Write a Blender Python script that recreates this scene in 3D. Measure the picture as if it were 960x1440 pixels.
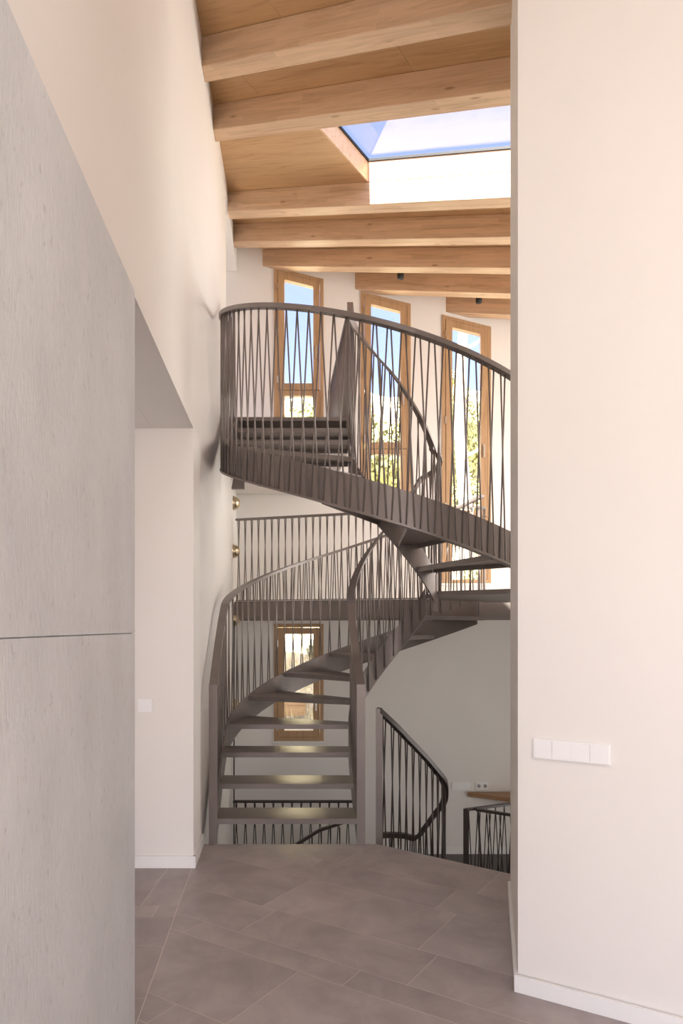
import bpy, bmesh, math, random
from mathutils import Vector, Matrix
random.seed(7)
for o in list(bpy.data.objects): bpy.data.objects.remove(o)
scene = bpy.context.scene
C = scene.collection

# ------------------------------------------------------------------ camera, sky, sun, large lights, exposure
EYE = 1.45
cam = bpy.data.cameras.new('camera'); cam_o = bpy.data.objects.new('camera', cam); C.objects.link(cam_o)
cam_o.location = (0, 0, EYE); cam_o.rotation_euler = (math.pi/2, 0, 0)
cam.sensor_fit = 'VERTICAL'; cam.sensor_height = 36; cam.sensor_width = 24
cam.lens = 960/1440*36; cam.shift_y = (882-720)/1440; cam.clip_start = .05; cam.clip_end = 400
scene.camera = cam_o

SUN_EL, SUN_DIR = math.radians(57), Vector((.56, .828))       # direction the sunlight travels in plan
w = bpy.data.worlds.new('world'); scene.world = w; w.use_nodes = True
nt = w.node_tree; bg = nt.nodes['Background']
sky = nt.nodes.new('ShaderNodeTexSky'); sky.sky_type = 'NISHITA'; sky.sun_disc = False
sky.sun_elevation = SUN_EL; sky.sun_rotation = math.atan2(-SUN_DIR.x, -SUN_DIR.y)
sky.air_density = 1.0; sky.dust_density = 1.2; sky.ozone_density = 4.5
wb = nt.nodes.new('ShaderNodeMixRGB'); wb.blend_type = 'MULTIPLY'; wb.inputs[0].default_value = 1; wb.inputs[2].default_value = (1.4, 1.04, .98, 1)
nt.links.new(sky.outputs[0], wb.inputs[1]); nt.links.new(wb.outputs[0], bg.inputs[0]); bg.inputs[1].default_value = .30
sl = bpy.data.lights.new('sun', 'SUN'); sl.energy = 21; sl.angle = .0093; sl.color = (1, .955, .88)
so = bpy.data.objects.new('sun', sl); C.objects.link(so)
sd = Vector((SUN_DIR.x*math.cos(SUN_EL), SUN_DIR.y*math.cos(SUN_EL), -math.sin(SUN_EL)))
so.rotation_euler = sd.to_track_quat('-Z', 'Y').to_euler()
def area(name, loc, direction, sx, sy, e, col=(1, 1, 1)):
    l = bpy.data.lights.new(name, 'AREA'); l.shape = 'RECTANGLE'; l.size = sx; l.size_y = sy; l.energy = e; l.color = col
    o = bpy.data.objects.new(name, l); C.objects.link(o); o.location = loc
    o.rotation_euler = Vector(direction).to_track_quat('-Z', 'Y').to_euler(); return o
area('fill_rear_opening', (0, -4.35, 1.75), (0, 1, .05), 6.6, 2.9, 104, (.98, .985, 1))  # added fill lamp in the unseen rear opening, for assumed window daylight
area('fill_rear_overhead', (.9, -.6, 4.3), (0, .15, -1), 2.4, 2.6, 92, (1, .99, .98))  # added fill from above to lift the floor; no roof opening modelled here
area('fill_side', (3.86, 5.6, 3.25), (-1, 0, 0), 2.6, 2.2, 100, (1, .97, .94))  # added fill lamp, brightens the stair from the unseen side wall
area('fill_side_low', (3.86, 5.6, -.2), (-1, .1, .1), 2.6, 1.4, 44, (1, .96, .92))  # added fill lamp for the lower level, also out of view
vs = scene.view_settings
vs.view_transform = 'Standard'; vs.look = 'None'; vs.gamma = 1; vs.use_curve_mapping = False; vs.exposure = .75

# ------------------------------------------------------------------ materials
def mat(name, col, rough=.5, metal=0):
    m = bpy.data.materials.new(name); m.use_nodes = True
    b = m.node_tree.nodes['Principled BSDF']
    b.inputs['Base Color'].default_value = (*col, 1); b.inputs['Roughness'].default_value = rough; b.inputs['Metallic'].default_value = metal
    return m, m.node_tree, b
def N(t, kind, **kw):
    n = t.nodes.new('ShaderNode'+kind)
    for k, v in kw.items(): setattr(n, k, v)
    return n
def coords(t, scale=(1, 1, 1)):
    tc = N(t, 'TexCoord'); mp = N(t, 'Mapping'); mp.inputs['Scale'].default_value = scale
    t.links.new(tc.outputs['Object'], mp.inputs[0]); return mp.outputs[0]
def noise(t, vec, scale, detail=4, rough=.55, dist=0):
    n = N(t, 'TexNoise'); n.inputs['Scale'].default_value = scale; n.inputs['Detail'].default_value = detail
    n.inputs['Roughness'].default_value = rough; n.inputs['Distortion'].default_value = dist
    t.links.new(vec, n.inputs['Vector']); return n.outputs['Fac']
def ramp(t, fac, stops):
    r = N(t, 'ValToRGB'); e = r.color_ramp.elements
    while len(e) < len(stops): e.new(.5)
    for el, (p, c) in zip(e, stops): el.position = p; el.color = (*c, 1)
    t.links.new(fac, r.inputs[0]); return r.outputs[0]
def mix(t, a, b, fac, mode='MIX'):
    m = N(t, 'MixRGB', blend_type=mode)
    for i, v in ((0, fac), (1, a), (2, b)):
        if isinstance(v, (int, float)): m.inputs[i].default_value = v
        elif isinstance(v, tuple): m.inputs[i].default_value = (*v, 1)
        else: t.links.new(v, m.inputs[i])
    return m.outputs[0]
def bump(t, b, h, strength, dist=.01):
    n = N(t, 'Bump'); n.inputs['Strength'].default_value = strength; n.inputs['Distance'].default_value = dist
    t.links.new(h, n.inputs['Height']); t.links.new(n.outputs[0], b.inputs['Normal'])
M = {}
def plaster(name, c):
    m, t, b = mat(name, c, .85); v = coords(t)
    f = noise(t, v, 1.3, 5); t.links.new(ramp(t, f, [(.3, tuple(x*.965 for x in c)), (.7, c)]), b.inputs['Base Color'])
    bump(t, b, noise(t, v, 35, 3), .04); M[name] = m
plaster('plaster', (.80, .765, .722)); plaster('paint_white', (.84, .82, .80)); plaster('soffit', (.80, .76, .72))
def wood(name, light, dark, axis=0, staves=True):
    m, t, b = mat(name, light, .5)
    sc = [14, 14, 14]; sc[axis] = .9
    v = coords(t, tuple(sc)); f = noise(t, v, 1.6, 6, .6, 1.6)
    col = ramp(t, f, [(.28, dark), (.5, light), (.75, tuple(min(1, x*1.12) for x in light))])
    if staves:
        tc = N(t, 'TexCoord'); sp = N(t, 'SeparateXYZ'); t.links.new(tc.outputs['Object'], sp.inputs[0])
        a = N(t, 'Math', operation='ADD'); t.links.new(sp.outputs[1], a.inputs[0]); t.links.new(sp.outputs[2], a.inputs[1])
        cb = N(t, 'CombineXYZ'); t.links.new(sp.outputs[0], cb.inputs[0]); t.links.new(a.outputs[0], cb.inputs[1])
        br = N(t, 'TexBrick'); t.links.new(cb.outputs[0], br.inputs['Vector'])
        br.inputs['Scale'].default_value = 1; br.inputs['Brick Width'].default_value = .55; br.inputs['Row Height'].default_value = .042
        br.inputs['Mortar Size'].default_value = 0; br.offset = .37
        br.inputs['Color1'].default_value = (.84, .82, .80, 1); br.inputs['Color2'].default_value = (1.04, 1.03, 1.02, 1)
        col = mix(t, col, br.outputs['Color'], .75, 'MULTIPLY')
        kn = N(t, 'TexVoronoi'); kn.inputs['Scale'].default_value = 1
        t.links.new(coords(t, (2.2, 9, 9)), kn.inputs['Vector'])
        col = mix(t, col, (.26, .13, .055), ramp(t, kn.outputs['Distance'], [(.04, (.7,)*3), (.11, (0,)*3)]))
    t.links.new(col, b.inputs['Base Color']); bump(t, b, f, .06); M[name] = m
wood('beam_wood', (.655, .455, .295), (.52, .33, .19)); wood('ply_wood', (.56, .345, .17), (.45, .255, .115), 0, False)
wood('frame_wood', (.45, .28, .15), (.34, .195, .095), 2, False); wood('desk_wood', (.42, .24, .13), (.30, .16, .08), 0, False)
wood('lining_wood', (.70, .49, .31), (.58, .38, .22), 0, False); wood('crate_wood', (.6, .42, .26), (.45, .3, .17), 0, False)
m, t, b = mat('steel_paint', (.20, .165, .15), .36, .25); v = coords(t)
f = noise(t, v, 6, 5); t.links.new(ramp(t, f, [(.3, (.185, .153, .138)), (.7, (.215, .18, .162))]), b.inputs['Base Color']); M['steel'] = m
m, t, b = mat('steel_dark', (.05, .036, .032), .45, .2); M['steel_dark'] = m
m, t, b = mat('tile', (.2, .165, .155), .42); v = coords(t)
oi = N(t, 'ObjectInfo'); f = noise(t, v, 3.2, 8, .62, .6)
col = ramp(t, f, [(.30, (.285, .242, .234)), (.52, (.365, .316, .306)), (.72, (.445, .392, .378))])
col = mix(t, col, ramp(t, oi.outputs['Random'], [(0, (.9, .89, .89)), (1, (1.06, 1.05, 1.04))]), 1, 'MULTIPLY')
t.links.new(col, b.inputs['Base Color'])
rr = N(t, 'MapRange'); rr.inputs[3].default_value = .34; rr.inputs[4].default_value = .55
t.links.new(noise(t, v, 9, 5), rr.inputs[0]); t.links.new(rr.outputs[0], b.inputs['Roughness'])
bump(t, b, noise(t, v, 60, 3), .03); M['tile'] = m
M['grout'] = mat('grout', (.72, .63, .58), .9)[0]
m, t, b = mat('floor_dark', (.10, .088, .086), .5); M['floor_dark'] = m
m, t, b = mat('stone', (.5, .48, .46), .8); tc = N(t, 'TexCoord')
v1 = coords(t, (420, 420, 22)); v2 = coords(t, (9, 9, 6)); v3 = coords(t, (46, 46, 24))
ribs = noise(t, v1, 1, 2); pits = noise(t, v3, 1, 5, .65, .4); big = noise(t, v2, .35, 4)
col = ramp(t, big, [(.3, (.585, .595, .60)), (.7, (.68, .69, .695))])
col = mix(t, col, (.42, .41, .40), ramp(t, pits, [(.27, (.75,)*3), (.40, (0,)*3)]))
col = mix(t, col, ramp(t, ribs, [(.35, (.93,)*3), (.65, (1.04,)*3)]), 1, 'MULTIPLY')
t.links.new(col, b.inputs['Base Color'])
hs = N(t, 'Math', operation='ADD'); t.links.new(ribs, hs.inputs[0]); t.links.new(pits, hs.inputs[1]); bump(t, b, hs.outputs[0], .5, .006); M['stone'] = m
m = bpy.data.materials.new('glass'); m.use_nodes = True; t = m.node_tree; t.nodes.clear()
out = N(t, 'OutputMaterial'); tr = N(t, 'BsdfTransparent'); gl = N(t, 'BsdfGlossy'); gl.inputs['Roughness'].default_value = 0.0
tr.inputs[0].default_value = (.96, .97, .97, 1)
gm_ = N(t, 'NewGeometry'); mr_ = N(t, 'MapRange'); mr_.inputs[3].default_value = 1.5; mr_.inputs[4].default_value = 1/1.5
t.links.new(gm_.outputs['Backfacing'], mr_.inputs[0])       # same reflectance on both faces of a pane
fr = N(t, 'Fresnel'); t.links.new(mr_.outputs[0], fr.inputs[0]); mx = N(t, 'MixShader')
t.links.new(fr.outputs[0], mx.inputs[0]); t.links.new(tr.outputs[0], mx.inputs[1]); t.links.new(gl.outputs[0], mx.inputs[2]); t.links.new(mx.outputs[0], out.inputs[0]); M['glass'] = m
M['plastic'] = mat('plastic_white', (.86, .85, .84), .35)[0]; M['plastic_grey'] = mat('plastic_grey', (.35, .33, .32), .5)[0]
M['brass'] = mat('brass', (.70, .58, .40), .28, 1)[0]; M['chrome'] = mat('chrome', (.65, .64, .62), .3, 1)[0]
M['black'] = mat('black', (.012, .012, .012), .5)[0]
m, t, b = mat('ground', (.5, .42, .27), .95); v = coords(t)
t.links.new(ramp(t, noise(t, v, 1.1, 8, .7), [(.3, (.60, .56, .36)), (.5, (.78, .71, .52)), (.7, (.88, .82, .68))]), b.inputs['Base Color']); bump(t, b, noise(t, v, 7, 5), .8, .1); M['ground'] = m
def leafmat(name, c1, c2):
    m, t, b = mat(name, c1, .7); v = coords(t)
    t.links.new(ramp(t, noise(t, v, 5, 3), [(.3, c1), (.7, c2)]), b.inputs['Base Color'])
    M[name] = m
leafmat('leaf_yellow', (.33, .34, .13), (.50, .49, .24)); leafmat('leaf_green', (.30, .34, .13), (.48, .50, .22)); leafmat('leaf_grey', (.30, .32, .22), (.46, .46, .34))
leafmat('dry_grass', (.74, .67, .42), (.88, .81, .60))
m, t, b = mat('bark', (.5, .45, .4), .9); v = coords(t, (9, 9, 2.5))
f = noise(t, v, 1.5, 6, .7); t.links.new(ramp(t, f, [(.35, (.24, .20, .18)), (.55, (.58, .53, .48)), (.8, (.72, .68, .64))]), b.inputs['Base Color']); bump(t, b, f, .8, .03); M['bark'] = m
M['roof_tile'] = mat('roof_cover', (.35, .3, .27), .9)[0]

# ------------------------------------------------------------------ helpers
def link(name, me, material, parent=None, frame=None, smooth=False):
    if material: me.materials.clear(); me.materials.append(M[material])
    o = bpy.data.objects.new(name, me); C.objects.link(o)
    if smooth: me.polygons.foreach_set('use_smooth', [True]*len(me.polygons))
    if frame is not None: o.matrix_world = frame
    if parent is not None:
        o.parent = parent; o.matrix_parent_inverse = parent.matrix_world.inverted()
    return o
def mesh(name, verts, faces, material, parent=None, frame=None, smooth=False):
    me = bpy.data.meshes.new(name)
    if frame is not None:
        inv = frame.inverted(); verts = [inv @ Vector(v) for v in verts]
    me.from_pydata([tuple(v) for v in verts], [], faces)
    bm = bmesh.new(); bm.from_mesh(me); bmesh.ops.recalc_face_normals(bm, faces=bm.faces); bm.to_mesh(me); bm.free()
    return link(name, me, material, parent, frame, smooth)
def prism_data(bottom, top):
    n = len(bottom)
    return list(bottom)+list(top), [tuple(range(n-1, -1, -1)), tuple(range(n, 2*n))]+[(i, (i+1) % n, n+(i+1) % n, n+i) for i in range(n)]
def slab(name, poly, z0, z1, material, parent=None, frame=None):          # horizontal plate, plan polygon
    v, f = prism_data([(x, y, z0) for x, y in poly], [(x, y, z1) for x, y in poly]); return mesh(name, v, f, material, parent, frame)
def prismXZ(name, poly, y0, y1, material, parent=None, frame=None):
    v, f = prism_data([(x, y0, z) for x, z in poly], [(x, y1, z) for x, z in poly]); return mesh(name, v, f, material, parent, frame)
def box(name, a, b, material, parent=None, frame=None):
    return slab(name, [(a[0], a[1]), (b[0], a[1]), (b[0], b[1]), (a[0], b[1])], a[2], b[2], material, parent, frame)
def wallstrip(name, p, q, z0, z1, th, material, parent=None):             # vertical board from p to q in plan, th to its left-hand normal
    p, q = Vector(p), Vector(q); d = (q-p).normalized(); n = Vector((-d.y, d.x))*th
    return slab(name, [p, q, q+n, p+n], z0, z1, material, parent)
def struct(o): o['kind'] = 'structure'; return o
def tag(o, label, cat, group=None):
    o['label'] = label; o['category'] = cat
    if group: o['group'] = group
    return o
def thing(name, label, cat, loc, group=None):
    o = bpy.data.objects.new(name, None); C.objects.link(o); o.matrix_world = Matrix.Translation(loc); o.empty_display_size = .05
    return tag(o, label, cat, group)
def at(o): return Matrix.Translation(o.matrix_world.translation)
def lathe(name, prof, axis_frame, material, parent=None, seg=20):
    v = []; f = []
    for r, h in prof:
        for k in range(seg): a = 2*math.pi*k/seg; v.append((r*math.cos(a), r*math.sin(a), h))
    for i in range(len(prof)-1):
        for k in range(seg): f.append((i*seg+k, i*seg+(k+1) % seg, (i+1)*seg+(k+1) % seg, (i+1)*seg+k))
    f.append(tuple(range(seg-1, -1, -1))); f.append(tuple(range((len(prof)-1)*seg, len(prof)*seg)))
    me = bpy.data.meshes.new(name); me.from_pydata(v, [], f); return link(name, me, material, parent, axis_frame, True)

# geometry of the place, read from the photograph
UX, UY = .845, -.535                                  # direction of the beams / right wall / tiles in plan (u); s is across
def us(u, s): return (u*UX+s*.535, u*UY+s*.845)
def roofz(x, y): return 4.297-.25*x+.144*y            # underside of the beams
def LX(y): return -.535-.0868*y                       # face of the left wall
R = .172                                              # rise of one step
YB = 8.0                                              # face of the window wall
MID, TOP, LOW = 10*R, 19*R, -7*R

# ------------------------------------------------------------------ large structure: floors
def clip(poly, a, b, c):                              # keep a*x+b*y<=c
    out = []
    for i in range(len(poly)):
        p, q = poly[i], poly[(i+1) % len(poly)]; dp = a*p[0]+b*p[1]-c; dq = a*q[0]+b*q[1]-c
        if dp <= 0: out.append(p)
        if dp*dq < 0: k = dp/(dp-dq); out.append((p[0]+k*(q[0]-p[0]), p[1]+k*(q[1]-p[1])))
    return out
floor_poly = [(-4.4, -4.5), (4.0, -4.5), (4.0, 2.1), (1.01, 4.0), (.235, 4.565), (-.93, 4.565), (-.89, 4.12), (-4.4, 4.12)]
floor = struct(slab('floor', floor_poly, -.26, -.0006, 'grout'))
rows = [(-.22, .08), (.08, .53), (.53, .68), (.68, .98), (.98, 1.43), (1.43, 1.73), (1.73, 1.88), (1.88, 2.335), (2.335, 2.48), (2.48, 2.78), (2.78, 3.23), (3.23, 3.53), (3.53, 3.98), (3.98, 4.13)]
offs = {1.88: -1.69, 2.335: -2.37, 2.48: -2.15, 2.78: -2.25, 3.23: -2.37, 3.53: -2.26}
def field_line(y): return -.515-.094*y                # joint between the main field and the passage field
def tile(poly):
    if len(poly) < 3: return
    ar = .5*abs(sum(poly[i][0]*poly[(i+1) % len(poly)][1]-poly[(i+1) % len(poly)][0]*poly[i][1] for i in range(len(poly))))
    if ar < .003: return
    cx = sum(p[0] for p in poly)/len(poly); cy = sum(p[1] for p in poly)/len(poly)
    slab('tile', poly, -.012, 0, 'tile', floor, Matrix.Translation((cx, cy, 0)) @ Matrix.Rotation(random.choice([0, .3, 1.5]), 4, 'Z'))
G = .0012
for v0, v1 in rows:
    o0 = offs.get(v0, -2.0+.31*rows.index((v0, v1)) % .9)
    k = -5
    while k < 5:
        u0 = o0+k*.895; k += 1
        p = [us(u0+G, v0+G), us(u0+.895-G, v0+G), us(u0+.895-G, v1-G), us(u0+G, v1-G)]
        p = clip(p, -1, -.094, .515-G)                # right of the passage joint
        p = clip(p, 0, 1, 4.562); p = clip(p, .589, .808, 3.828)
        p = clip(p, 0, -1, .2); p = clip(p, 1, 0, 3.2)
        tile(p)
ys = [(2.0, 2.22), (2.22, 2.67), (2.67, 3.11), (3.11, 3.415), (3.415, 3.555), (3.555, 4.12)]
xs = {2.0: [-1.6], 2.22: [-1.5], 2.67: [-1.45], 3.11: [-1.35], 3.415: [-.95, -1.8], 3.555: [-1.045, -1.9]}
for y0, y1 in ys:
    cuts = [-.3]+xs[y0]+[-2.6]
    for a, c in zip(cuts, cuts[1:]):
        p = [(c+G, y0+G), (a-G, y0+G), (a-G, y1-G), (c+G, y1-G)]
        tile(clip(p, 1, .094, -.515-G))

# lower floor (half a storey down) and the bottom of the well
struct(slab('floor_lower', [(LX(6.87), 6.87), (1.3, 6.87), (1.24, 6.56), (1.9, 6.1), (3.9, 6.1), (3.9, 8.0), (LX(8), 8.0)], LOW-.22, LOW, 'floor_dark'))
struct(slab('floor_basement', [(-1.6, 3.4), (3.9, 3.4), (3.9, 8.3), (-1.6, 8.3)], -3.1, -2.95, 'floor_dark'))
# mezzanine and upper floor
MZ = [(LX(7.4)+.005, 7.4), (1.33, 6.6), (3.9, 6.6)]
struct(slab('floor_mezzanine', [(p[0], p[1]+.05) for p in MZ]+[(3.9, 7.995), (LX(8)+.005, 7.995)], MID-.18, MID, 'soffit'))
UF = [(.075, 5.93), (-.14, 7.99)]
struct(slab('floor_upper', [(LX(6.16)+.005, 6.16), (UF[0][0]-.024, 6.16), UF[1], (-4, 7.99), (-4, 6.55), (LX(6.5)-.03, 6.55)], TOP-.26, TOP, 'soffit'))

# walls
def plane_wall(name, poly, material, th=.25):          # polygon in (y, z) on the left wall's plane
    v, f = prism_data([(LX(y), y, z) for y, z in poly], [(LX(y)-th, y, z) for y, z in poly]); return struct(mesh(name, v, f, material))
def ceil_at(y): return roofz(LX(y), y)+.22
wall_left = plane_wall('wall_left', [(-1, 2.65), (4.12, 2.65), (4.12, -3), (8, -3), (8, TOP-.26), (6.5, TOP-.26), (6.5, 5.62), (8, 5.62), (8, ceil_at(8)), (-1, ceil_at(-1))], 'plaster')
stone = plane_wall('wall_stone', [(-1, 0), (2.43, 0), (2.43, 2.648), (-1, 2.648)], 'stone', .2)
for z0, z1 in ((0.001, 1.4275), (1.4305, 2.648)):      # large stone panels with an open joint
    v, f = prism_data([(LX(y)+.001, y, z) for y, z in [(-1, z0), (2.438, z0), (2.438, z1), (-1, z1)]], [(LX(y)+.009, y, z) for y, z in [(-1, z0), (2.438, z0), (2.438, z1), (-1, z1)]])
    mesh('panel', v, f, 'stone', stone)
struct(box('wall_passage', (-4.4, 4.121, 0), (LX(4.12)-.001, 4.32, 2.65), 'plaster'))
struct(slab('ceiling_passage', [(LX(2.2)-.252, 2.2), (LX(4.3)-.252, 4.3), (-4.4, 4.3), (-4.4, 2.2)], 2.65, 2.85, 'soffit'))
struct(box('wall_passage_end', (-4.6, -4.5, 0), (-4.4, 4.3, 6), 'plaster'))
RW0, RW1, RWd = Vector((.705, 2.73)), Vector((.92, 3.72)), Vector((.859, -.511))
rw_far = RW0+RWd*3.8
poly = [RW0, rw_far, Vector((4.1, 1.0)), Vector((4.1, 3.72)), RW1]
v, f = prism_data([(p.x, p.y, -.3) for p in poly], [(p.x, p.y, roofz(p.x, p.y)+.22) for p in poly]); wall_right = struct(mesh('wall_right', v, f, 'plaster'))
struct(box('wall_well_near', (-1.3, 3.5, -3), (3.9, 3.72, -.262), 'plaster'))
struct(box('wall_side', (3.9, 3.72, -3), (4.1, 8.3, roofz(3.9, 8)+.25), 'plaster'))
struct(box('wall_rear_side', (4.0, -4.5, 0), (4.2, 1.0, 4.4), 'plaster'))
for n, a, c in (('wall_rear_left', (-4.6, -4.7, 0), (-3.4, -4.5, 5.2)), ('wall_rear_right', (3.4, -4.7, 0), (4.2, -4.5, 5.2)), ('wall_rear_top', (-3.4, -4.7, 3.3), (3.4, -4.5, 5.2))):
    struct(box(n, a, c, 'plaster'))

for k, (z0, z1) in enumerate(((2.15, 4.35), (-.9, .5))):  # unseen window frames, made up around the two side fill lamps; wall is uncut
    wv = struct(bpy.data.objects.new('window_%d' % (6+k), None)); C.objects.link(wv); wv.matrix_world = Matrix.Translation((3.88, 5.6, z0))
    for a, c in (((3.84, 4.2, z0-.08), (3.899, 7.0, z0)), ((3.84, 4.2, z1), (3.899, 7.0, z1+.08)), ((3.84, 4.2, z0), (3.899, 4.29, z1)), ((3.84, 6.91, z0), (3.899, 7.0, z1))):
        box('frame', a, c, 'frame_wood', wv, Matrix.Translation(wv.matrix_world.translation))
# window wall: strips between window edges
WIN = [dict(n=1, x0=-.79, x1=-.21, b=3.40, tl=5.667, tr=5.525, tz=(4.16, 4.29)),
       dict(n=2, x0=.225, x1=.81, b=2.93, tl=5.383, tr=5.235, tz=(3.475, 3.60)),
       dict(n=3, x0=1.175, x1=1.75, b=1.965, tl=5.11, tr=4.967, tz=(2.68, 2.80)),
       dict(n=4, x0=-.79, x1=-.21, b=.118, tl=1.49, tr=1.49, tz=None)]
def topw(x): return roofz(x, YB)+.22
v = []; f = []
def strip(xa, xb, za, zb, zc, zd):
    k = len(v)
    a, c = prism_data([(xa, YB, za), (xb, YB, zb), (xb, YB, zc), (xa, YB, zd)], [(xa, YB+.3, za), (xb, YB+.3, zb), (xb, YB+.3, zc), (xa, YB+.3, zd)])
    v.extend(a); f.extend([tuple(i+k for i in q) for q in c])
edges = [-4.4, -.79, -.21, .225, .81, 1.175, 1.75, 4.1]
for xa, xb in zip(edges, edges[1:]):
    ws = sorted([q for q in WIN if abs(q['x0']-xa) < 1e-6], key=lambda q: q['b'])
    za = zb = -3.0
    for q in ws:
        strip(xa, xb, za, zb, q['b'], q['b']); za, zb = q['tl'], q['tr']
    strip(xa, xb, za, zb, topw(xb), topw(xa))
wall_back = struct(mesh('wall_back', v, f, 'plaster'))

# roof: cover above, ceiling panels below it, opening for the skylight
SKY_U, SKY_S = (-2.95, -1.05), (4.09, 5.085)
hole = [us(SKY_U[0]-.022, SKY_S[0]-.022), us(SKY_U[1]+.022, SKY_S[0]-.022), us(SKY_U[1]+.022, SKY_S[1]+.022), us(SKY_U[0]-.022, SKY_S[1]+.022)]   # near-left, near-right, far-right, far-left
outer = [(-4.8, -5.2), (4.6, -5.2), (4.6, 8.5), (-4.8, 8.5)]
v = []; f = []
for z in (.222, .36):
    v += [(x, y, roofz(x, y)+z) for x, y in outer+hole]
for k in range(4):
    j = (k+1) % 4
    f += [(k, j, 4+j, 4+k), (8+k, 8+4+k, 8+4+j, 8+j), (k, 8+k, 8+j, j), (4+k, 4+j, 12+j, 12+k)]
roof = struct(mesh('roof', v, f, 'roof_tile'))
bd = Vector((-1, .634, .341)).normalized(); bn = Vector((.535, .845, 0)); bz = bd.cross(bn).normalized()
if bz.z < 0: bz = -bz
def beam_frame(p):
    x = bd; z = bz; y = z.cross(x)
    return Matrix(((x.x, y.x, z.x, p[0]), (x.y, y.y, z.y, p[1]), (x.z, y.z, z.z, p[2]), (0, 0, 0, 1)))
ceiling = struct(slab('ceiling', [(-4.3, -4.4), (-3.9, -4.4), (-3.9, -4.0), (-4.3, -4.0)], roofz(-4.1, -4.2)+.2, roofz(-4.1, -4.2)+.22, 'ply_wood'))
BS = [1.16, 1.74, 2.32, 2.90, 3.48, 4.08, 5.225, 5.82, 6.40, 6.98, 7.55]     # far edge of each beam
def inside(p):
    p = clip(p, 0, 1, YB-.002); p = clip(p, -1, -.0868, .535+.02)
    return p
bays = [b-.07 for b in BS]
for i, (s0, s1) in enumerate(zip([bays[0]-.6]+bays, bays+[9.0])):
    cuts = [-6.5, -4.45, -3.2, -1.95, -.7, .55, 2, 3.5] if i % 2 else [-6.5, -3.75, -2.55, -1.3, -.05, 1.2, 2.6]
    if abs(s0-4.01) < .02: cuts = [-6.5, SKY_U[0], SKY_U[1], .6, 2.5]
    for a, c in zip(cuts, cuts[1:]):
        if a == SKY_U[0]: continue
        p = inside([us(a+.001, s0+.001), us(c-.001, s0+.001), us(c-.001, s1-.001), us(a+.001, s1-.001)])
        if len(p) < 3: continue
        vv, ff = prism_data([(x, y, roofz(x, y)+.2) for x, y in p], [(x, y, roofz(x, y)+.218) for x, y in p])
        mesh('panel', vv, ff, 'ply_wood', ceiling, beam_frame((p[0][0]+.37*i, p[0][1], 5)))
# beams
names = ['timber beam far behind the first one over the passage', 'timber beam over the near end of the plaster wall', 'timber beam over the stone panel wall', 'timber beam two bays before the skylight, above the white wall',
         'honey timber beam one bay before the skylight, next to the two-panel ceiling bay', 'honey timber beam forming the near edge of the skylight', 'timber beam along the far skylight edge, its face bright with sun',
         'timber beam next behind the sunlit skylight beam, ending on the left wall', 'timber beam ending above the leftmost tall window', 'timber beam ending between the first and second tall windows', 'shortest timber beam, ending above the tall window with the tree trunk']
for i, s in enumerate(BS):
    if i < 4: continue
    def left_end(ss):
        yw = (ss*1.184-0)/1.0
        y = (ss*1.184+.634*.535)/(1-.634*.0868)          # hits the left wall
        if y < YB: return (LX(y), y)
        return ((ss*1.184-YB)/.634, YB)
    q = []
    for ss in (s-.14, s):
        a = Vector(left_end(ss)); uu = 2.9 if i >= 6 else 1.6
        ub = a.x*UX+a.y*UY; e = Vector(us(min(ub+7, {4: 0.9, 5: .9}.get(i, .35)), ss)); q.append((a, e))
    (a0, e0), (a1, e1) = q
    P = [a0, e0, e1, a1]
    vv, ff = prism_data([(p.x, p.y, roofz(p.x, p.y)) for p in P], [(p.x, p.y, roofz(p.x, p.y)+.199) for p in P])
    o = mesh('roof_beam', vv, ff, 'beam_wood', None, beam_frame((a0.x+i*.7, a0.y, roofz(a0.x, a0.y))))
    bv = o.modifiers.new('bevel', 'BEVEL'); bv.width = .004; bv.segments = 1
    tag(o, names[i], 'beam', 'roof beams')
# skylight
skl = struct(bpy.data.objects.new('window_5', None)); C.objects.link(skl); skl.matrix_world = Matrix.Translation((*us(-2, 4.6), roofz(*us(-2, 4.6))+.37))
def quad_us(name, pts, z0, z1, material, parent):
    P = [us(*p) for p in pts]
    vv, ff = prism_data([(x, y, roofz(x, y)+z0) for x, y in P], [(x, y, roofz(x, y)+z1) for x, y in P]); return mesh(name, vv, ff, material, parent, beam_frame((*P[0], 5)))
u0, u1 = SKY_U; s0, s1 = SKY_S; T = .018
quad_us('lining_board', [(u0-T, s0), (u0, s0), (u0, s1), (u0-T, s1)], .199, .37, 'lining_wood', skl)
quad_us('lining_board', [(u1, s0), (u1+T, s0), (u1+T, s1), (u1, s1)], .199, .37, 'lining_wood', skl)
quad_us('lining_board', [(u0-T, s1), (u1+T, s1), (u1+T, s1+T), (u0-T, s1+T)], .2, .37, 'lining_wood', skl)
quad_us('lining_board', [(u0-T, s0-T), (u1+T, s0-T), (u1+T, s0), (u0-T, s0)], .2, .37, 'lining_wood', skl)
for pts in ([(u0-.03, s0-.03), (u0+.012, s0-.03), (u0+.012, s1+.03), (u0-.03, s1+.03)], [(u1-.012, s0-.03), (u1+.03, s0-.03), (u1+.03, s1+.03), (u1-.012, s1+.03)],
            [(u0+.013, s1-.008), (u1-.013, s1-.008), (u1-.013, s1+.03), (u0+.013, s1+.03)], [(u0+.013, s0-.03), (u1-.013, s0-.03), (u1-.013, s0+.01), (u0+.013, s0+.01)]):
    quad_us('frame', pts, .371, .392, 'black', skl)
quad_us('pane', [(u0, s0), (u1, s0), (u1, s1), (u0, s1)], .393, .40, 'glass', skl)

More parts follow.
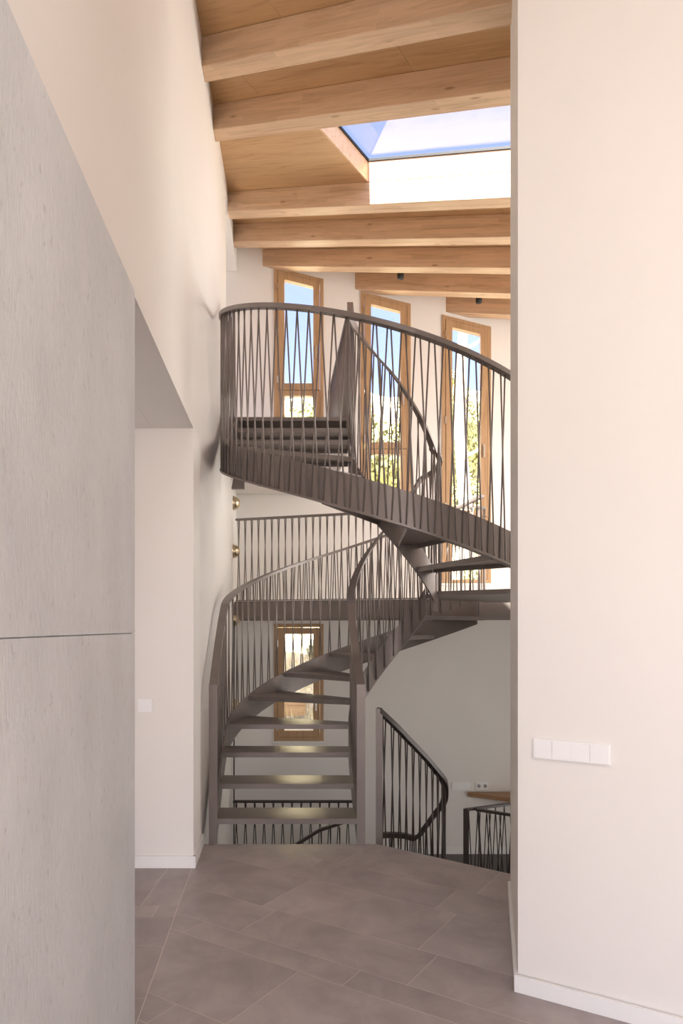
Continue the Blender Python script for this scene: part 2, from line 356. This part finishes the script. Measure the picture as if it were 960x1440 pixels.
# windows
def window(q):
    x0, x1, b = q['x0'], q['x1'], q['b']; g = (q['tr']-q['tl'])/(x1-x0)
    top = lambda x: q['tl']+g*(x-x0)
    w = struct(bpy.data.objects.new('window_%d' % q['n'], None)); C.objects.link(w); w.matrix_world = Matrix.Translation(((x0+x1)/2, YB+.03, b))
    fr = at(w); A, B_ = .042, .078
    def ring(nm, e0, e1, ya, yb, z_bot, raked=True, z_top=None):
        tp = (lambda x, e: top(x)-e) if raked else (lambda x, e: z_top-(e-e0))
        a0, a1, c0, c1 = x0+e0, x0+e1, x1-e1, x1-e0; zb0, zb1 = z_bot, z_bot+(e1-e0)
        prismXZ(nm, [(a0, zb0), (a1, zb0), (a1, tp(a1, e0)), (a0, tp(a0, e0))], ya, yb, 'frame_wood', w, fr)
        prismXZ(nm, [(c0, zb0), (c1, zb0), (c1, tp(c1, e0)), (c0, tp(c0, e0))], ya, yb, 'frame_wood', w, fr)
        prismXZ(nm, [(a1+.0006, tp(a1, e1)), (c0-.0006, tp(c0, e1)), (c0-.0006, tp(c0, e0)-.0006), (a1+.0006, tp(a1, e0)-.0006)], ya+.001, yb, 'frame_wood', w, fr)
        prismXZ(nm, [(a1+.0006, zb0), (c0-.0006, zb0), (c0-.0006, zb1), (a1+.0006, zb1)], ya+.001, yb, 'frame_wood', w, fr)
        return (a1, c0, zb1, lambda x: tp(x, e1))
    ring('frame', 0, A, YB-.012, YB+.07, b)
    zs = b+A+.004
    if q['tz']:
        lo, hi = q['tz']; zm = (lo+hi)/2
        prismXZ('transom', [(x0+A+.001, lo), (x1-A-.001, lo), (x1-A-.001, zm-.003), (x0+A+.001, zm-.003)], YB-.008, YB+.06, 'frame_wood', w, fr)
        prismXZ('frame', [(x0+A+.001, zs), (x0+A+B_, zs), (x0+A+B_, lo-.001), (x0+A+.001, lo-.001)], YB-.006, YB+.06, 'frame_wood', w, fr)
        prismXZ('frame', [(x1-A-B_, zs), (x1-A-.001, zs), (x1-A-.001, lo-.001), (x1-A-B_, lo-.001)], YB-.006, YB+.06, 'frame_wood', w, fr)
        box('pane', (x0+A+B_-.005, YB+.03, zs), (x1-A-B_+.005, YB+.036, lo-.001), 'glass', w, fr)
        zs = zm+.003
    a, c, zb, tp = ring('sash', A+.004, A+B_, YB-.018, YB+.055, zs)
    prismXZ('pane', [(a-.005, zb-.005), (c+.005, zb-.005), (c+.005, tp(c+.005)+.005), (a-.005, tp(a-.005)+.005)], YB+.030, YB+.036, 'glass', w, fr)
    ztop = top(x0)-.15
    for k in range(3 if q['tz'] else 2):
        z = zs+.12+(ztop-zs-.2)*k/(2 if q['tz'] else 1)
        box('hinge', (x0+A-.008, YB-.028, z-.04), (x0+A+.010, YB-.0185, z+.04), 'chrome', w, fr)
    z = zs+(ztop-zs)*.36; xh = x1-A-.045
    h = box('handle', (xh-.012, YB-.03, z-.05), (xh+.012, YB-.019, z+.05), 'chrome', w, fr)
    box('lever', (xh-.009, YB-.05, z-.11), (xh+.009, YB-.031, z+.02), 'chrome', h, fr)
    box('sill', (x0-.01, YB-.022, b-.022), (x1+.01, YB-.001, b-.001), 'paint_white', w, fr)
for q in WIN: window(q)

# baseboards
struct(box('baseboard_passage', (-4.39, 4.106, .0005), (LX(4.12)+.013, 4.12, .072), 'paint_white'))
struct(wallstrip('baseboard_left', (LX(4.56)+.0135, 4.56), (LX(4.1065)+.0135, 4.1065), .0005, .072, -.013, 'paint_white'))
struct(wallstrip('baseboard_right', RW0+RWd*.0-Vector((.011, .003)), RW0+RWd*3.3, .0005, .066, -.014, 'paint_white'))
struct(wallstrip('baseboard_right_return', RW0-Vector((.0, -.003)), RW1, .0005, .066, .014, 'paint_white'))
struct(box('baseboard_back', (.2, YB-.014, LOW), (3.88, YB-.001, LOW+.085), 'paint_white'))
struct(wallstrip('trim_1', (MZ[0][0]+.01, 7.44), (1.33, 6.642), MID-.2, MID-.181, .05, 'paint_white'))

# ------------------------------------------------------------------ staircase
CX, CY, RI, RO = .42, 5.35, .36, 1.32
def polar(deg, r): a = math.radians(deg); return Vector((CX-r*math.cos(a), CY+r*math.sin(a)))
def plan_low(n, r):
    if n <= 4: return Vector((CX-r+.058*((4-n)/3)**1.4, CY-(4-n)*.265))
    return polar((n-4)*22, r)
N0 = 11+(360-224)/23
def plan_up(n, r):
    if n >= N0: return Vector((CX-r, CY+(n-N0)*.265))
    return polar(224+(n-11)*23, r)
def plan_down(n, r): return polar(262+n*22, r)        # n runs from -7 to 0
def nrm(plan, n, r):                                   # outward horizontal normal
    a = plan(n, r); b_ = plan(n, r+.1); return (b_-a).normalized()
def sweep(name, pts, normals, w, h, material, parent, fr):   # rectangular bar along points, w across, h high
    v = []; f = []
    for p, n in zip(pts, normals):
        for sx, sz in ((-1, -1), (1, -1), (1, 1), (-1, 1)):
            v.append((p[0]+n.x*sx*w/2, p[1]+n.y*sx*w/2, p[2]+sz*h/2))
    for i in range(len(pts)-1):
        for k in range(4): f.append((4*i+k, 4*i+(k+1) % 4, 4*i+4+(k+1) % 4, 4*i+4+k))
    f += [(3, 2, 1, 0), tuple(4*(len(pts)-1)+k for k in range(4))]
    return mesh(name, v, f, material, parent, fr)
def frange(a, b_, n): return [a+(b_-a)*i/(n-1) for i in range(n)]
def stringer(name, plan, r, n0, n1, ztop, zbot, th, parent, fr, mt):
    ns = frange(n0, n1, int((n1-n0)*6)+2); v = []; f = []
    for n in ns:
        p = plan(n, r); d = nrm(plan, n, r)*th/2
        for q, z in ((p-d, zbot(n)), (p+d, zbot(n)), (p+d, ztop(n)), (p-d, ztop(n))): v.append((q.x, q.y, z))
    for i in range(len(ns)-1):
        for k in range(4): f.append((4*i+k, 4*i+(k+1) % 4, 4*i+4+(k+1) % 4, 4*i+4+k))
    f += [(3, 2, 1, 0), tuple(4*(len(ns)-1)+k for k in range(4))]
    o = mesh(name, v, f, mt, parent, fr)
    sm = o.data; 
    return o
def tread(plan, n, z, parent, fr, mt, span=1.06):
    k = 6; a, c = RI+.008, RO-.008; v = []; f = []
    def add(poly, z0, z1):
        vv, ff = prism_data([(*p, z0) for p in poly], [(*p, z1) for p in poly]); k0 = len(v); v.extend(vv); f.extend([tuple(i+k0 for i in q) for q in ff])
    add([plan(n+span*i/(k-1), c) for i in range(k)]+[plan(n+span*i/(k-1), a) for i in range(k-1, -1, -1)], z-.010, z)
    for n0, n1 in ((n+.001, n+.028), (n+span-.028, n+span-.001)):            # turned-down front and back edges
        add([plan(n0, c-.001), plan(n1, c-.001), plan(n1, a+.001), plan(n0, a+.001)], z-.036, z-.0101)
    return mesh('tread', v, f, mt, parent, fr)
# baluster mesh shared by all
bm = bmesh.new(); bmesh.ops.create_cone(bm, cap_ends=True, segments=7, radius1=.0052, radius2=.0052, depth=1)
bar_me = bpy.data.meshes.new('baluster'); bm.to_mesh(bar_me); bm.free()
bar_me.polygons.foreach_set('use_smooth', [True]*len(bar_me.polygons)); bar_me.materials.append(M['steel'])
bar_dk = bar_me.copy(); bar_dk.materials.clear(); bar_dk.materials.append(M['steel_dark'])
def bar(a, b_, parent, dark=False):
    a, b_ = Vector(a), Vector(b_); d = b_-a
    o = bpy.data.objects.new('baluster', bar_dk if dark else bar_me); C.objects.link(o)
    o.matrix_world = Matrix.Translation((a+b_)/2) @ d.to_track_quat('Z', 'Y').to_matrix().to_4x4() @ Matrix.Diagonal((1, 1, d.length, 1))
    mw = o.matrix_world.copy(); o.parent = parent; o.matrix_parent_inverse = parent.matrix_world.inverted(); o.matrix_world = mw
def bars(fn, length, zt, zb, parent, pitch=.085, lean=.065, gap=.008, dark=False, a0=.03):
    """fn(s)->(xy, normal, n); zt(n), zb(n)"""
    s = a0
    while s < length-.02:
        gp = gap(s) if callable(gap) else gap; ln = lean(s) if callable(lean) else lean
        for sg in (-1, 1):
            st = min(max(s+sg*gp, 0), length); sb = min(max(s-sg*ln, .004), length-.004)
            p, n1, na = fn(st); q, n2, nb = fn(sb)
            bar((q.x+n2.x*sg*.0055, q.y+n2.y*sg*.0055, zb(nb)), (p.x+n1.x*sg*.0055, p.y+n1.y*sg*.0055, zt(na)), parent, dark)
        s += pitch
def arc(plan, r, n0, n1):                              # arc-length parametrisation
    ns = frange(n0, n1, 400); L = [0]
    for a, b_ in zip(ns, ns[1:]): L.append(L[-1]+(plan(b_, r)-plan(a, r)).length)
    def fn(s):
        lo, hi = 0, len(L)-1
        while hi-lo > 1:
            m_ = (lo+hi)//2
            if L[m_] <= s: lo = m_
            else: hi = m_
        k = (s-L[lo])/max(1e-9, L[hi]-L[lo]); n = ns[lo]+(ns[hi]-ns[lo])*min(1, max(0, k)); return plan(n, r), nrm(plan, n, r), n
    return fn, L[-1]
def rail(plan, r, n0, n1, zt, parent, fr, mt, w=.05, h=.024):
    ns = frange(n0, n1, int(abs(n1-n0)*7)+2)
    return sweep('handrail', [(*plan(n, r), zt(n)) for n in ns], [nrm(plan, n, r) for n in ns], w, h, mt, parent, fr)

# lower flight: ground floor to mezzanine landing
low = thing('stair_flight', 'lower winding steel stair flight rising from the grey tile floor to the mezzanine', 'staircase', (-.4, 4.6, 0)); fl = at(low)
for n in range(1, 10): tread(plan_low, n, n*R, low, fl, 'steel')
zt = lambda n: n*R+.004
zb = lambda n: max(.004, n*R-.225)
stringer('stringer', plan_low, RO, 1.0, 9.9, zt, zb, .014, low, fl, 'steel')
stringer('stringer', plan_low, RI, 1.0, 10.3, zt, zb, .014, low, fl, 'steel')
rl = lambda n: n*R+min(.95, .885+.02*(n-1))
rail(plan_low, RO+.012, 1.0, 10, rl, low, fl, 'steel', .056); rail(plan_low, RI-.012, 1.0, 10, rl, low, fl, 'steel', .056)
for r in (RO+.012, RI-.012):
    p = plan_low(1, r); box('newel_post', (p.x-.028, p.y-.014, .0005), (p.x+.028, p.y+.0, 1.068), 'steel', low, fl)
fn, L = arc(plan_low, RO+.014, 1.05, 9.9); bars(fn, L, rl, lambda n: max(.02, n*R-.1), low, .1, .012, .025)
fn, L = arc(plan_low, RI-.014, 1.05, 10); bars(fn, L, rl, lambda n: max(.02, n*R-.2), low, .075, .04, .006)
# landing plate and its edge channels
pl = [tuple(polar(a, RI+.008)) for a in frange(132, 216, 8)]
slab('landing', pl+[tuple(polar(216, RO)), (2.3, 4.05), (3.88, 3.9), (3.88, 6.54), (1.36, 6.54), tuple(polar(132, RO))], MID-.034, MID, 'steel', low, fl)
# inner guard on the landing
zl = lambda n: MID+.95+max(0, n-10)*.0
def plan_land(n, r): return polar(132+(n-10)*92, r)    # 10..11
rail(plan_land, RI-.012, 10, 11, lambda n: MID+.95+(n-10)*.12, low, fl, 'steel', .04)
fn, L = arc(plan_land, RI-.014, 10, 11); bars(fn, L, lambda n: MID+.95+(n-10)*.12, lambda n: MID-.03, low, .08, .04, .006)

# upper flight
up = thing('stair_flight', 'upper winding steel stair flight sweeping from the mezzanine landing to the top floor', 'staircase', (.7, 5.1, MID)); fu = at(up)
for n in range(11, 19): tread(plan_up, n, n*R, up, fu, 'steel')
zt = lambda n: min(n*R+.006, TOP); zbo = lambda n: min(n*R-.2, TOP-.2)
stringer('stringer', plan_up, RO, 10.0, 19.9, zt, zbo, .014, up, fu, 'steel')
stringer('flange', plan_up, RO+.008, 10.0, 19.05, lambda n: zbo(n)+.002, lambda n: zbo(n)-.012, .05, up, fu, 'steel')
stringer('stringer', plan_up, RI, 10.75, 19.9, zt, lambda n: min(n*R-.225, TOP-.2), .014, up, fu, 'steel')
p0, p1 = plan_up(10.55, RI), plan_up(10.76, RI)
slab('stringer_foot', [(p0.x-.008, p0.y), (p0.x+.010, p0.y), (p1.x+.010, p1.y-.005), (p1.x-.008, p1.y-.005)], MID-.15, zt(10.7), 'steel', up, fu)
ro_ = lambda n: min(n*R+.95, TOP+.95); ri_ = lambda n: min(n*R+1.0, TOP+.91) if n > 18.4 else n*R+.92+min(.09, max(0, n-10.6)*.035)
rail(plan_up, RO+.016, 10.0, 19.1, ro_, up, fu, 'steel', .05, .03)
rail(plan_up, RI-.012, 10.7, 19.1, ri_, up, fu, 'steel', .05, .024)
spread = lambda q: .020+.0185*min(1, max(0, (q-1.0)/1.1))
fn, L = arc(plan_up, RO+.018, 10.0, 19.1); bars(fn, L, ro_, lambda n: zbo(n), up, .084, lambda q: .84*spread(q), lambda q: spread(q))
fn, L = arc(plan_up, RI-.014, 10.7, 19.0); bars(fn, L, ri_, lambda n: min(n*R-.05, TOP-.05), up, .07, .03, .008)
pw = plan_up(19.1, RI-.012); box('newel_post', (pw.x-.032, pw.y-.012, TOP-.2), (pw.x+.032, pw.y+.012, TOP+.925), 'steel', up, fu)
v, f = prism_data([(-.915, 5.86, 2.98), (-.915, 5.86, 2.80), (-.945, 5.86, 2.64), (-.835, 5.86, 2.64), (-.835, 5.86, 2.98)], [(-.915, 5.90, 2.98), (-.915, 5.90, 2.80), (-.945, 5.90, 2.64), (-.835, 5.90, 2.64), (-.835, 5.90, 2.98)])
mesh('wall_bracket', [(x, y, z) for x, y, z in v], f, 'steel', up, fu)
box('tread', (LX(5.905)+.06, 5.905, TOP-.032), (.052, 6.158, TOP), 'steel', up, fu)
box('edge_channel', (LX(6.13)+.03, 6.13, TOP-.22), (.05, 6.157, TOP-.033), 'steel', up, fu)

# flight going down
dn = thing('stair_flight', 'dark stair flight winding down from the cut floor edge', 'staircase', (.4, 4.7, LOW)); fd = at(dn)
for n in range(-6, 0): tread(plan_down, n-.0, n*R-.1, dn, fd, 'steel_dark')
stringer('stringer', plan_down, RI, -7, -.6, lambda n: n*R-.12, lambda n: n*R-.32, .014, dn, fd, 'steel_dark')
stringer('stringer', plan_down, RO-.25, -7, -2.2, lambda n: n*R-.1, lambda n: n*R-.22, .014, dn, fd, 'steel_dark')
PX = [(533, 999, 4.75), (553, 1018, 4.82), (573, 1039, 4.93), (597, 1064, 5.06), (611, 1081, 5.15), (623, 1097, 5.26), (626, 1112, 5.36), (623, 1129, 5.47), (611, 1145, 5.56), (597, 1164, 5.64), (585, 1178, 5.70), (567, 1175, 5.72), (550, 1174, 5.71), (536, 1174.5, 5.68)]
KP = [Vector(((x-480)/960*y, y, EYE-(py-882)/960*y)) for x, py, y in PX]
def catmull(P, t_):
    i = min(int(t_), len(P)-2); k = t_-i; p0, p1, p2, p3 = P[max(i-1, 0)], P[i], P[i+1], P[min(i+2, len(P)-1)]
    return .5*((2*p1)+(p2-p0)*k+(2*p0-5*p1+4*p2-p3)*k*k+(3*p1-p0-3*p2+p3)*k**3)
ts = frange(0, len(KP)-1, 70); dp = [catmull(KP, q) for q in ts]
dnn = []
for i in range(len(dp)):
    d = (dp[min(i+1, 69)]-dp[max(i-1, 0)]); dnn.append(Vector((d.y, -d.x)).normalized())
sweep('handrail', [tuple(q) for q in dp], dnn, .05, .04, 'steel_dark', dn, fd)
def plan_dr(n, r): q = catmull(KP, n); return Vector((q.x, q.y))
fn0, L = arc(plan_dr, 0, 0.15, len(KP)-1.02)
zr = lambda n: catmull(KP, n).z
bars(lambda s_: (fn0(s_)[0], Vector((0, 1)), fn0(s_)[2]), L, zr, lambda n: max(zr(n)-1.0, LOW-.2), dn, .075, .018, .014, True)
box('newel_post', (KP[0].x-.023, KP[0].y-.012, -.2), (KP[0].x+.023, KP[0].y+.012, KP[0].z+.015), 'steel', dn, fd)

# straight guards
def guard(name, label, pts, zf, h, mt, dark=False, base=0, pitch=.09, lean=.05, posts=(), group=None, hr=.022, w=.04, pw_=.026):
    g = thing(name, label, 'railing', (pts[0][0], pts[0][1], zf), group); fr = at(g)
    P = [Vector(p) for p in pts]
    for a, b_ in zip(P, P[1:]):
        d = (b_-a).normalized(); n = Vector((-d.y, d.x)); L = (b_-a).length
        sweep('handrail', [(a.x, a.y, zf+h), (b_.x, b_.y, zf+h)], [n, n], w, hr, mt, g, fr)
        sweep('bottom_rail', [(a.x, a.y, zf+base+.006), (b_.x, b_.y, zf+base+.006)], [n, n], .03, .01, mt, g, fr)
        bars(lambda s: (a+d*s, n, 0), L, lambda q: zf+h, lambda q: zf+base, g, pitch, lean, .006, dark)
    for k in posts:
        p = P[k]; box('post', (p.x-pw_, p.y-.008, zf+base), (p.x+pw_, p.y+.008, zf+h+.01), mt, g, fr)
    return g
gm = guard('guard_railing', 'long steel guard railing along the mezzanine edge in front of the white wall', [(MZ[0][0]+.03, 7.41), (1.33, 6.61), (1.40, 6.70)], MID, .895, 'steel', posts=(1, 2), base=.012, pitch=.078, lean=.02, pw_=.011)
g_ = thing('edge_beam', 'dark steel channel beam carrying the mezzanine edge above the low window', 'beam', (0, 7, MID-.19)); fr = at(g_)
for nm, th, z0, z1 in (('web', .012, MID-.186, MID-.001), ('flange', .05, MID-.2, MID-.187), ('flange', .05, MID-.0008, MID+.010)):
    for a, b_ in (((MZ[0][0]+.01, 7.43), (1.33, 6.632)), ((1.3305, 6.63), (3.88, 6.63))):
        wallstrip(nm, a, b_, z0, z1, -th if nm == 'web' else th, 'steel', g_).matrix_world
guard('guard_railing', 'steel guard railing along the top floor edge beside the stair head', [(.06, 5.96), (-.13, 7.9)], TOP, .91, 'steel', posts=(1,), base=.012, pitch=.075, lean=.03)
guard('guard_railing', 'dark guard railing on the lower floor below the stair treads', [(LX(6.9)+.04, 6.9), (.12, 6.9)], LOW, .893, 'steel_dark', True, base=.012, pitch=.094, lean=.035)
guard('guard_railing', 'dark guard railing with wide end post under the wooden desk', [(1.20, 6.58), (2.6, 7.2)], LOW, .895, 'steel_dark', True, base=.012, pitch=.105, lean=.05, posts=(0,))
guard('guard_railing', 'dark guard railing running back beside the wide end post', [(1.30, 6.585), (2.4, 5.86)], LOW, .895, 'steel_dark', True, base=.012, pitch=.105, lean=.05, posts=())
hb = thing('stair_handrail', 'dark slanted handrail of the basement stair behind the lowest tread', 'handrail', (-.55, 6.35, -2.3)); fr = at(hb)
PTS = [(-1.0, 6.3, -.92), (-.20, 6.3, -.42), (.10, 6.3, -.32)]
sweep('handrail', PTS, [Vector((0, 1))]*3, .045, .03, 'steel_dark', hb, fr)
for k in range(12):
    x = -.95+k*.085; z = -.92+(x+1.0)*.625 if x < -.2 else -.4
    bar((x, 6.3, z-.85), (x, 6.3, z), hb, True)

# ------------------------------------------------------------------ fittings
def wall_light(z, label):
    y = 7.42; t_ = thing('wall_light', label, 'wall lamp', (LX(y)+.001, y, z), 'brass dome wall lights')
    fr = Matrix.Translation((LX(y)+.001, y, z)) @ Matrix.Rotation(math.pi/2, 4, 'Y')
    lathe('backplate', [(.001, 0), (.078, 0), (.078, .012), (.001, .012)], fr, 'brass', t_)
    lathe('dome', [(.07, .0125), (.069, .025), (.062, .045), (.047, .063), (.025, .073), (.002, .076)], fr, 'brass', t_, 24)
for z, l in ((2.80, 'brass dome wall light just under the top stair flight'), (2.275, 'brass dome wall light level with the mezzanine railing bars'), (1.53, 'brass dome wall light beside the end of the mezzanine beam'), (.60, 'lowest brass dome wall light, behind the lower stair railing')): wall_light(z, l)
tag(slab('vertical_pipe', [(LX(7.3)+.02+(.007)*math.cos(a*.785), 7.3+.007*math.sin(a*.785)) for a in range(8)], LOW, MID-.2, 'black'), 'thin black vertical pipe in the corner below the mezzanine beam', 'pipe')
def flat_fr(p, d, z): n = Vector((d.y, -d.x)); return Matrix(((d.x, -n.x, 0, p.x), (d.y, -n.y, 0, p.y), (0, 0, 1, z), (0, 0, 0, 1)))
def local_box(name, a, b_, material, parent, F):
    vv, ff = prism_data([(a[0], a[1], a[2]), (b_[0], a[1], a[2]), (b_[0], b_[1], a[2]), (a[0], b_[1], a[2])], [(a[0], a[1], b_[2]), (b_[0], a[1], b_[2]), (b_[0], b_[1], b_[2]), (a[0], b_[1], b_[2])])
    return mesh(name, [F @ Vector(q) for q in vv], ff, material, parent, F)
def switch(label, p, d, z, n, w=.0705, h=.076, cat='light switch', sockets=False):
    F = flat_fr(Vector(p), Vector(d), z); t_ = thing('socket_plate' if sockets else 'switch_plate', label, cat, (p[0], p[1], z))
    local_box('frame', (-.003, -.0095, 0), (n*w+.003, -.0005, h), 'plastic', t_, F)
    for k in range(n):
        tilt = .0015 if k % 2 and not sockets else 0
        r_ = local_box('rocker' if not sockets else 'socket', (k*w+.003, -.0135-tilt, .004), ((k+1)*w-.0015, -.0097, h-.004), 'plastic', t_, F)
        if sockets:
            c = F @ Vector(((k+.5)*w, -.0137, h/2)); FF = Matrix.Translation(c) @ Matrix.Rotation(math.pi/2, 4, 'X')
            o = lathe('recess', [(.001, 0), (.021, 0), (.021, .0012), (.001, .0012)], FF, 'plastic_grey', r_)
switch('white four-gang light switch plate on the right-hand wall', RW0+RWd*.0655, RWd, .935, 4)
switch('single white light switch on the white wall beside the stone panel', (-1.222, 4.12), (1, 0), .94, 1, .083, .078)
switch('white triple switch plate above the wooden desk', (1.29, YB), (1, 0), -.454, 3, .073, .087)
switch('white double socket plate over the desk corner', (1.57, YB), (1, 0), -.452, 2, .074, .087, 'socket', True)
dk = thing('wall_desk', 'wooden desk board fixed to the wall below the sockets', 'desk', (2.3, 7.7, -.52)); fr = at(dk)
slab('desktop', [(1.475, 7.985), (3.2, 7.985), (3.2, 6.95), (1.475, 7.965)], -.525, -.475, 'desk_wood', dk, fr)
for x in (2.0, 2.7): prismXZ('bracket', [(x, -.526), (x+.03, -.526), (x+.03, -.60), (x, -.60)], 7.7, 7.985, 'steel_dark', dk, fr)
def spot(x, y, label):
    z = roofz(x, y)+.2; t_ = thing('ceiling_spotlight', label, 'spotlight', (x, y, z), 'ceiling spotlights')
    lathe('stem', [(.01, -.05), (.01, -.001)], Matrix.Translation((x, y, z)), 'black', t_, 10)
    lathe('head', [(.002, -.178), (.03, -.174), (.036, -.155), (.036, -.06), (.03, -.05), (.002, -.05)], Matrix.Translation((x, y, z)), 'black', t_, 14)
def at_px(px, s): k = (px-480)/960; y = s*1.184/(1+.634*k); return k*y, y
spot(*at_px(563, 6.60), 'small black ceiling spotlight above the middle tall window'); spot(*at_px(673, 7.18), 'small black ceiling spotlight above the tall window with the tree trunk')

# ------------------------------------------------------------------ outside: slope, shrubs, pine
v = []; f = []; nx, ny = 46, 40
def gz(x, y):
    base = .15 if y < 9.4 else .15+(y-9.4)*.52
    return base+.25*math.sin(x*.9+y*.4)*min(1, max(0, (y-9)/3))+.12*math.sin(x*2.3-y*1.1)*min(1, max(0, (y-9)/3))
for j in range(ny):
    for i in range(nx):
        x = -16+32*i/(nx-1); y = 8.35+26*(j/(ny-1))**1.25; v.append((x, y, gz(x, y)))
for j in range(ny-1):
    for i in range(nx-1): a = j*nx+i; f.append((a, a+1, a+nx+1, a+nx))
hill = mesh('hillside', v, f, 'ground', None, None, True); hill['kind'] = 'structure'
def leaf_crown(name, n, size, seed, shape=(1, 1, .8)):
    r = random.Random(seed); v = []; f = []
    lumps = [(Vector((r.uniform(-.6, .6)*shape[0], r.uniform(-.6, .6)*shape[1], r.uniform(-.5, .6)*shape[2])), r.uniform(.28, .5)) for _ in range(13)]
    for i in range(n):
        c, rad = r.choice(lumps); d = Vector((r.gauss(0, 1), r.gauss(0, 1), r.gauss(0, 1))).normalized()
        p = c+d*rad*r.uniform(.75, 1.05); a = Vector((r.gauss(0, 1), r.gauss(0, 1), r.gauss(0, 1))).normalized(); b_ = (d*.6+a).cross(a).normalized(); a = b_.cross(d).normalized()
        s = size*r.uniform(.6, 1.3); k = len(v); v += [p-a*s*.5, p+b_*s*.28, p+a*s*.5, p-b_*s*.28]; f.append((k, k+1, k+2, k+3))
    me = bpy.data.meshes.new(name); me.from_pydata([tuple(q) for q in v], [], f); return me
crowns = [leaf_crown('crown_mesh', 16000, .075, 3+k, sh) for k, sh in enumerate([(1, 1, .8), (1, 1, 1), (1.1, .9, .6)])]
def shrub(x, y, rad, mt, k, label, lift=.75):
    z = gz(x, y); t_ = thing('shrub', label, 'shrub', (x, y, z), 'shrubs on the slope behind the house')
    me = crowns[k].copy(); me.materials.append(M[mt])
    o = bpy.data.objects.new('foliage', me); C.objects.link(o); o.parent = t_; o.location = (0, 0, rad*lift); o.scale = (rad,)*3; o.rotation_euler = (0, 0, x*1.7)
    lathe('stem', [(.05*rad+.02, -.1), (.03*rad+.02, rad*lift)], Matrix.Translation((x, y, z)), 'bark', t_, 8)
SH = [(-.95, 18.7, 1.45, 'leaf_yellow', 1, 'yellow-green shrub at the foot of the leftmost tall window'),
      (1.1, 14.8, 1.85, 'leaf_yellow', 0, 'large sunlit yellow-green shrub filling the middle tall window', 1.1), (.55, 12.2, .55, 'leaf_grey', 2, 'grey-green bush low in the middle tall window'),
      (3.7, 18.9, 2.1, 'leaf_yellow', 1, 'large yellow-green crown behind the pale tree trunk'), (3.25, 14.6, 1.1, 'leaf_yellow', 2, 'yellowish bush below the pale trunk in the right tall window'),
      (1.55, 11.3, .45, 'leaf_green', 1, 'small green bush at the bottom of the middle tall window'),
      (2.75, 11.6, .75, 'leaf_yellow', 0, 'low yellow-green bush at the foot of the right tall window'),
      (-.35, 11.3, .22, 'leaf_grey', 2, 'small grey bush on the dry slope behind the low window'), (-.95, 12.2, .3, 'leaf_yellow', 1, 'small yellowish bush high on the slope behind the low window')]
for a in SH: shrub(*a)
pine = thing('pine_tree', 'pale-barked pine trunk standing outside the right tall window', 'tree', (2.28, 12.8, gz(2.28, 12.8)))
v = []; f = []; seg = 12; hs_ = frange(-.2, 6.5, 22); r_ = random.Random(5)
for h in hs_:
    for k in range(seg):
        a = 2*math.pi*k/seg; rad = (.15-.012*h)*(1+.12*math.sin(3*a+h*2.1)+.08*r_.uniform(-1, 1)); v.append((2.28+.06*math.sin(h*1.3)+rad*math.cos(a), 12.8+rad*math.sin(a), gz(2.28, 12.8)+h))
for i in range(len(hs_)-1):
    for k in range(seg): f.append((i*seg+k, i*seg+(k+1) % seg, (i+1)*seg+(k+1) % seg, (i+1)*seg+k))
f.append(tuple(range((len(hs_)-1)*seg, len(hs_)*seg)))
mesh('trunk', v, f, 'bark', pine, at(pine), True)
zt0 = gz(2.28, 12.8)
for h, dx, dy, dz in ((2.6, .35, -.1, .15), (3.6, .3, .2, .25), (4.6, .45, .1, .3), (1.4, -.3, -.2, .1)):
    a = Vector((2.3, 12.8, zt0+h)); e = a+Vector((dx, dy, dz))
    sweep('branch_stub', [tuple(a), tuple(e)], [Vector((0, 1))]*2, .06, .06, 'bark', pine, at(pine))
gr = bpy.data.meshes.new('grass'); r = random.Random(9); v = []; f = []
for i in range(16000):
    x = r.uniform(-3.5, 3.5); y = r.uniform(9.2, 17); z = gz(x, y); h = r.uniform(.06, .22); a = r.uniform(0, 6.28); w_ = .012; k = len(v)
    v += [(x-w_*math.cos(a), y-w_*math.sin(a), z-.02), (x+w_*math.cos(a), y+w_*math.sin(a), z-.02), (x+r.uniform(-.06, .06), y+r.uniform(-.06, .06), z+h)]; f.append((k, k+1, k+2))
gr.from_pydata(v, [], f); go = link('grass', gr, 'dry_grass'); go['kind'] = 'stuff'; go['label'] = 'dry pale grass growing on the slope behind the house'; go['category'] = 'grass'
ct = thing('planter_box', 'plain wooden box on the ground behind the low window', 'box', (-.72, 9.6, gz(-.72, 9.6))); fr = at(ct); z = gz(-.72, 9.6)-.03
for a, b_ in (((-1.0, 9.4, z), (-.50, 9.42, z+.24)), ((-1.0, 9.8, z), (-.50, 9.82, z+.24)), ((-1.0, 9.421, z), (-.98, 9.799, z+.24)), ((-.52, 9.421, z), (-.50, 9.799, z+.24))):
    box('side_board', a, b_, 'crate_wood', ct, fr)
